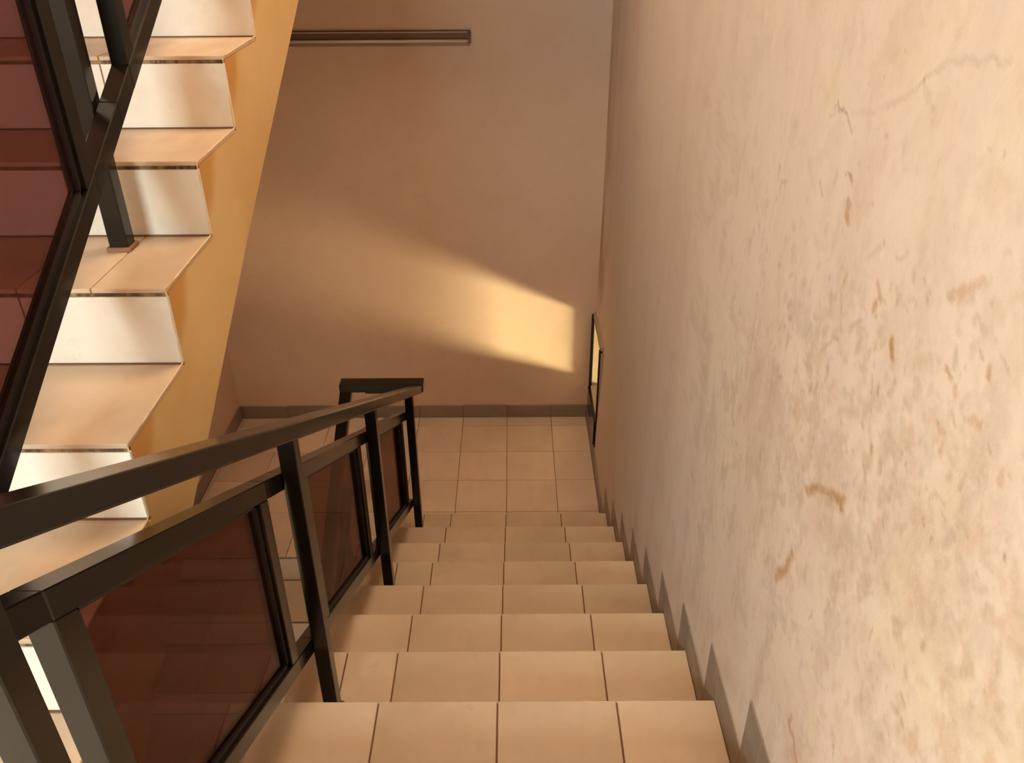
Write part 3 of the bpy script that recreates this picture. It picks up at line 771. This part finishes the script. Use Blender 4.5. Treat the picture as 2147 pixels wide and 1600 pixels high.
# upper hall floor and the landing above
fu = box('floor', XW, 0.60, -3.2, -2 * D - 0.012, ZF - 0.20, ZF - 0.009, M_GROUT, None, 0)
tag(fu, kind='structure')
y = -2 * D
ry = [y - 0.3 * k for k in range(9)] + [-3.1]
for y1, y0 in zip(ry[:-1], ry[1:]):
    for a, b in zip(xk[:-1], xk[1:]):
        if b - a < 0.012: continue
        box('floor_tile', a + LJ / 2, b - LJ / 2, y0 + LJ / 2, y1 - LJ / 2, ZF - 0.010, ZF, M_TILE_UP, fu, 0.0008)
top = box('ceiling', XW, 0.60, 2.262, YB, ZT - 0.20, ZT, M_CEIL, None, 0)
tag(top, kind='structure')

# hall below
fd = box('floor', XW, 0.60, -3.2, 2.03, ZL - 10 * HU - 0.2, ZL - 10 * HU, M_TILE_UP, None, 0)
tag(fd, kind='structure')

# ------------------------------------------------------------------ lower flight
def stepped(nos, y_end, depth, slope_h, x0, x1, name, mat, parent, foot=None):
    """solid body of a flight from the list of (y, z) corners of its steps plus a sloping soffit"""
    poly = list(nos)
    poly += foot
    return prism(name, poly, x0, x1, mat, parent)


def flight_down():
    root = empty('staircase', (0.0, 1.0, -0.6))
    tag(root, 'beige tiled stair flight descending between the brown railing and the stained wall', 'staircase')
    pts = []
    for i in range(-1, 9):
        yn, zt = (i - 1) * D - 0.012, -(i - 1) * H - 0.009
        pts += [(yn - D if i > -1 else yn - D, zt), (yn, zt)]
    pts += [(7 * D - 0.012, ZL - 0.15), (7 * D - 0.35, ZL - 0.15), (-2 * D - 0.3, 2 * H - 0.15)]
    prism('stair_core', pts, XL + 0.002, XR + 0.001, M_BODY, root)
    for i in range(0, 9):
        yn, zt = (i - 1) * D, -(i - 1) * H
        xj = [XL, -0.448, -0.30, 0.0, 0.30, XR] if i in (2, 5, 8) else [XL, -0.30, 0.0, 0.30, XR]     # a cut tile where a post stands
        for a, b in zip(xj[:-1], xj[1:]):
            g = JOINT / 2
            j = random.uniform(-0.0004, 0.0004)
            o = box('tread_tile', a + (g if a > XL else 0), b - (g if b < XR else 0.001), yn - D - 0.010, yn, zt - 0.010, zt, M_TILE, root, 0.0013)
            o.location.z += j
        box('grout_line', XL + 0.003, XR - 0.002, yn - D, yn - 0.004, zt - 0.0095, zt - 0.0035, M_GROUT, root, 0)
        box('riser_tile', XL + 0.001, XR - 0.001, yn - 0.011, yn - 0.003, zt - H + 0.001, zt - 0.011, M_TILE, root, 0.001)
    return root


flight_down()


# ------------------------------------------------------------------ flights on the left
def ragged(name, x0, x1, yf, z0, z1, mat, parent, seed, amp=0.003):
    """thin strip of broken mortar whose lower edge wanders, facing the camera side"""
    r = random.Random(seed)
    n = 46
    bm = bmesh.new()
    rows_ = [[], [], [], []]
    for q in range(n + 1):
        x = x0 + (x1 - x0) * q / n
        t = mnoise.noise(Vector((x * 9, seed * 3.1, 0))) * 0.7 + mnoise.noise(Vector((x * 34, seed * 1.7, 4))) * 0.6
        lo = z0 - max(0.0, t) * amp * 3.0
        rows_[0].append(bm.verts.new((x, yf, z1)))
        rows_[1].append(bm.verts.new((x, yf, lo)))
        rows_[2].append(bm.verts.new((x, yf + 0.006, lo)))
        rows_[3].append(bm.verts.new((x, yf + 0.006, z1)))
    for q in range(n):
        for s in range(4):
            a, b = rows_[s], rows_[(s + 1) % 4]
            bm.faces.new((a[q], b[q], b[q + 1], a[q + 1]))
    bm.faces.new([rows_[s][0] for s in range(4)])
    bm.faces.new([rows_[s][n] for s in (3, 2, 1, 0)])
    bmesh.ops.recalc_face_normals(bm, faces=bm.faces[:])
    m = bpy.data.meshes.new(name)
    bm.to_mesh(m)
    bm.free()
    o = link(name, m, mat, parent)
    return place(o, parent, (0, 0, 0))


def bead(name, pts, x, r, mat, parent, seed):
    """uneven bead of grout along the outer edge of the steps"""
    bm = bmesh.new()
    rnd = random.Random(seed)
    path = []
    for (y0, z0), (y1, z1) in zip(pts[:-1], pts[1:]):
        m = max(2, int(math.hypot(y1 - y0, z1 - z0) / 0.018))
        for q in range(m):
            t = q / m
            path.append((y0 + (y1 - y0) * t, z0 + (z1 - z0) * t))
    path.append(pts[-1])
    prev = None
    for (y, z) in path:
        rr = r * (0.65 + 0.7 * rnd.random())
        ring = [bm.verts.new((x - 0.0005 + rr * 0.6 * c, y + rr * s * 0.7, z + rr * s * 0.7)) for c, s in ((1, 0), (0, 1), (-1, 0), (0, -1))]
        if prev:
            for s in range(4): bm.faces.new((prev[s], prev[(s + 1) % 4], ring[(s + 1) % 4], ring[s]))
        prev = ring
    m = bpy.data.meshes.new(name)
    bm.to_mesh(m)
    bm.free()
    o = link(name, m, mat, parent)
    return place(o, parent, (0, 0, 0))


def flight_left(name, label, steps, y_last, z_last, soffit, side_mat, detail):
    """steps: (y of tread back, z of tread top), top step first; each riser stands on the tread's back edge"""
    root = empty(name, (XU, steps[len(steps) // 2][0], steps[len(steps) // 2][1]))
    tag(root, label, 'staircase')
    pts = []
    for (yb, zt) in steps:
        pts += [(yb + 0.010, zt - 0.009), (yb - DU + 0.012, zt - 0.009)]
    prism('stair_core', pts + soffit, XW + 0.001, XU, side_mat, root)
    for q, (yb, zt) in enumerate(steps):
        cuts = [XU + 0.001, -0.963, -1.263, -1.563, XW + 0.002]
        if detail and abs(zt - 1.07188) < 0.01: cuts = [XU + 0.001, -0.812, -0.963, -1.263, -1.563, XW + 0.002]
        zr = zt + HU if q else zt + HU
        for b, a in zip(cuts[:-1], cuts[1:]):
            g = 0.0012
            ja = 0 if a == cuts[-1] else g
            jb = 0 if b == cuts[0] else g
            box('tread_tile', a + ja, b - jb, yb - DU, yb - 0.0015, zt - 0.010, zt, M_TILE, root, 0.0014)
        cuts = [XU + 0.001, -0.963, -1.263, -1.563, XW + 0.002]
        for b, a in zip(cuts[:-1], cuts[1:]):
            box('riser_tile', a + (0.0015 if a != cuts[-1] else 0), b - (0.0015 if b != cuts[0] else 0), yb, yb + 0.009, zt + 0.0022, zt + HU - 0.0185, M_RISER, root, 0.001)
        ragged('mortar_gap', XW + 0.004, XU - 0.002, yb + 0.0035, zt + HU - 0.0200, zt + HU - 0.0092, M_GAP, root, q + 3 * (z_last > 0), 0.0042 if detail else 0.0)
        box('grout_line', XW + 0.004, XU - 0.001, yb - 0.004, yb + 0.004, zt - 0.004, zt + 0.0030, M_GROUT, root, 0)
        box('grout_line', XW + 0.004, XU - 0.001, yb - DU + 0.004, yb - 0.004, zt - 0.009, zt - 0.003, M_GROUT, root, 0)
    if detail:
        ln = []
        for (yb, zt) in steps:
            ln += [(yb + 0.002, zt + HU - 0.012), (yb + 0.001, zt + 0.001), (yb - DU + 0.002, zt - 0.003)]
        bead('edge_bead', ln, XU, 0.0030, M_MORTAR, root, 5)
    return root


up_steps = list(zip(YU, ZU))
y0, z0 = up_steps[0]
sof = [(YU[-1] - DU + 0.012, ZF - 0.2), (0.05, 0.61), (0.212, 0.692), (0.700, 0.970), (1.616, 1.453), (2.25, 1.83)]
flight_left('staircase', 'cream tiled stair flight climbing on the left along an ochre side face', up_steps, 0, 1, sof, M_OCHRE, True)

dn_steps = [(2.0135 - DU * k, ZL - HU * (k + 1)) for k in range(0, 9)]
yl, zl = dn_steps[-1]
sof = [(yl - DU, zl - 0.20), (2.0, ZL - 0.42), (2.02, ZL - 0.16), (2.0235, ZL - 0.012)]
flight_left('staircase', 'pale stair flight going down from the landing, glimpsed through the lower railing', dn_steps, 0, -1, sof, M_WALL, False)

# ------------------------------------------------------------------ railings
T = 0.040


def railing(label, loc, y_posts, foot_z, line, px0, px1, fx0, fx1, hx0, hx1, segs, gap0, gap1, hand, rail_top, rail_bot, tv, upright, turn=None):
    """posts on the treads; framed glass panels fixed to the stairwell side of the posts; a handrail above.
    line(y): height of the nosing line"""
    root = empty('stair_railing', loc)
    tag(root, label, 'railing')
    sgn = 1 if line(1.0) > line(0.0) else -1
    for y, fz in zip(y_posts, foot_z):
        a = line(y) + hand - 0.03
        b = line(y + T) + hand - 0.03
        prism('post', [(y, fz), (y + T, fz), (y + T, b), (y, a)], px0, px1, M_METAL, root, 0.002, 1)
        bm_ = box('post_foot', px0 - 0.006, px1 + 0.006, y - 0.006, y + T + 0.006, fz - 0.001, fz + 0.010, M_RUST, root, 0.002)
    for (a, b) in segs:                                   # a: far side of the first post, b: near side of the next
        u0, u1 = a + gap0, b - gap1
        for nm, off in (('top_rail', rail_top), ('bottom_rail', rail_bot)):
            prism(nm, [(u0, line(u0) + off - tv), (u1, line(u1) + off - tv), (u1, line(u1) + off), (u0, line(u0) + off)], fx0, fx1, M_METAL, root, 0.002, 1)
            for c0, c1 in ((a - T * 0.5, u0), (u1, b + T * 0.5)):
                prism('connector', [(c0, line(c0) + off - tv), (c1, line(c1) + off - tv), (c1, line(c1) + off), (c0, line(c0) + off)],
                      fx0 + 0.0005, fx1 - 0.0005, M_DARK, root, 0.002, 1)
        for c0 in (u0, u1 - upright):
            c1 = c0 + upright
            prism('upright', [(c0, line(c0) + rail_bot), (c1, line(c1) + rail_bot), (c1, line(c1) + rail_top - tv), (c0, line(c0) + rail_top - tv)],
                  fx0 + 0.001, fx1 - 0.001, M_METAL, root, 0.002, 1)
        g0, g1 = u0 + upright, u1 - upright
        xm = 0.5 * (fx0 + fx1)
        lo, hi = rail_bot, rail_top - tv
        gp = prism('glass_pane', [(g0, line(g0) + lo), (g1, line(g1) + lo), (g1, line(g1) + hi), (g0, line(g0) + hi)], xm - 0.003, xm + 0.003, M_GLASS, root)
        e = 0.012
        for c0, c1 in ((g0, g0 + e), (g1 - e, g1)):
            prism('gasket', [(c0, line(c0) + lo), (c1, line(c1) + lo), (c1, line(c1) + hi), (c0, line(c0) + hi)], xm - 0.010, xm + 0.010, M_GASKET, gp)
        for l0, l1 in ((lo, lo + 0.010), (hi - 0.010, hi)):
            prism('gasket', [(g0, line(g0) + l0), (g1, line(g1) + l0), (g1, line(g1) + l1), (g0, line(g0) + l1)], xm - 0.010, xm + 0.010, M_GASKET, gp)
    return root


def beam(name, p0, p1, w, h, mat, parent, bev=0.004, seg=3):
    """rectangular tube: top edge line from p0 to p1 in a y-z plane, ends cut upright"""
    (y0, z0), (y1, z1), (x0, x1) = p0, p1, w
    return prism(name, [(y0, z0 - h), (y1, z1 - h), (y1, z1), (y0, z0)], x0, x1, mat, parent, bev, seg)


# railing of the lower flight
SA = 0.5555
lineA = lambda y: -SA * y
yp = [-0.871, 0.0863, 1.0139, 1.9415]
fz = [ZF, -H, -4 * H, -7 * H]
segs = [(yp[i] + T, yp[i + 1]) for i in range(3)]
ra = railing('dark brown steel railing with tinted glass descending beside the lower steps', (-0.46, 0.5, 0.3),
             yp, fz, lineA, -0.471, -0.433, -0.510, -0.471, -0.485, -0.432, segs, 0.102, 0.106, 0.833, 0.701, 0.174, 0.047, 0.046)
beam('handrail', (-1.02, 0.833 + SA * 1.02), (2.336, 0.833 - SA * 2.336), (-0.485, -0.432), 0.046, M_METAL, ra)
prism('handrail_return', [(2.318, -0.497), (2.394, -0.497), (2.394, -0.452), (2.318, -0.452)], -0.866, -0.428, M_METAL, ra, 0.004, 3)
box('return_brace', -0.735, -0.535, 2.335, 2.350, -0.515, -0.500, M_DARK, ra, 0.002)

# railing of the rising flight
SC = 0.5802
lineC = lambda y: 1.0719 + SC * (y - 0.149)
yp = [-0.545, 0.352, 1.252, 2.10]
fz = [ZU[-1] - 0.0, ZU[6], ZU[3], ZU[0]]
fz = [ZU[9], ZU[6], ZU[3], ZU[0]]
segs = [(yp[i] + T, yp[i + 1]) for i in range(3)]
rc = railing('dark brown steel railing with reddish glass rising on the left beside cream steps', (-0.83, 0.7, 1.4),
             yp, fz, lineC, -0.854, -0.812, -0.808, -0.768, -0.86, -0.80, segs, 0.075, 0.146, 0.85, 0.715, 0.190, 0.050, 0.042)
beam('handrail', (-0.80, lineC(-0.80) + 0.85), (2.2, lineC(2.2) + 0.85), (-0.86, -0.805), 0.046, M_METAL, rc)

# railing of the flight below the landing
lineB = lambda y: ZL + 0.5802 * (y - 2.0135)
yp = [2.0135 - 0.10, 2.0135 - 1.00]
yp = [1.013, 1.915]
fz = [ZL - 3 * HU - HU, ZL - HU]
segs = [(yp[0] + T, yp[1])]
rb = railing('dark brown railing going down from the landing behind the lower railing', (-0.83, 1.6, -1.0),
             yp, fz, lineB, -0.854, -0.812, -0.808, -0.768, -0.86, -0.80, segs, 0.075, 0.146, 0.70, 0.575, 0.06, 0.050, 0.042)
beam('handrail', (0.2, lineB(0.2) + 0.70), (2.394, -0.452), (-0.866, -0.806), 0.046, M_METAL, rb)

# ------------------------------------------------------------------ window in the right wall at the landing
win = empty('window_1', (0.56, 3.08, -0.88))
tag(win, kind='structure')
F = 0.020
for nm, y0, y1, z0, z1 in (('frame_member', WY0 - 0.012, WY0 + F, WZ0 - 0.16, WZ1 + 0.012), ('frame_member', WY1 - F, WY1 + 0.012, WZ0 - 0.16, WZ1 + 0.012),
                           ('frame_member', WY0 + F, WY1 - F, WZ1 - F, WZ1 + 0.012), ('frame_member', WY0 + F, WY1 - F, WZ0 - 0.16, WZ0 + 0.006)):
    xa = wall_x(0.5 * (y0 + y1), 0.5 * (z0 + z1))
    box(nm, xa - 0.013, xa + 0.006, y0, y1, z0, z1, M_DARK, win, 0.003)
box('window_pane', 0.624, 0.628, WY0, WY1, WZ0, WZ1, M_CLEAR, win, 0)

# ------------------------------------------------------------------ unlit tube light on the back wall
lt = empty('tube_light', (-0.79, YB, 1.09))
tag(lt, 'unlit brown strip light batten mounted high on the back wall', 'light')
x0, x1 = -1.40, -0.176
box('batten', x0, x1, YB - 0.022, YB, 1.076, 1.120, M_LAMP_D, lt, 0.003)
box('batten_edge', x0, x1, YB - 0.026, YB - 0.020, 1.108, 1.114, M_LAMP, lt, 0.001)
box('back_plate', x0, x1 - 0.004, YB - 0.010, YB, 1.040, 1.074, M_PLATE, lt, 0.002)
bm = bmesh.new()
bmesh.ops.create_cone(bm, cap_ends=True, segments=20, radius1=0.008, radius2=0.008, depth=x1 - x0 - 0.03)
m = bpy.data.meshes.new('tube')
bm.to_mesh(m)
bm.free()
for p in m.polygons: p.use_smooth = len(p.vertices) == 4
tb = link('tube', m, M_TUBE, lt)
place(tb, lt, (0.5 * (x0 + x1), YB - 0.034, 1.068), (0, math.pi / 2, 0))
for x in (x0, x1 - 0.016):
    box('end_cap', x, x + 0.016, YB - 0.045, YB - 0.004, 1.056, 1.116, M_LAMP_D, lt, 0.003)
box('contact_pin', x1 - 0.022, x1 - 0.014, YB - 0.049, YB - 0.044, 1.068, 1.074, M_STEEL, lt, 0.001)
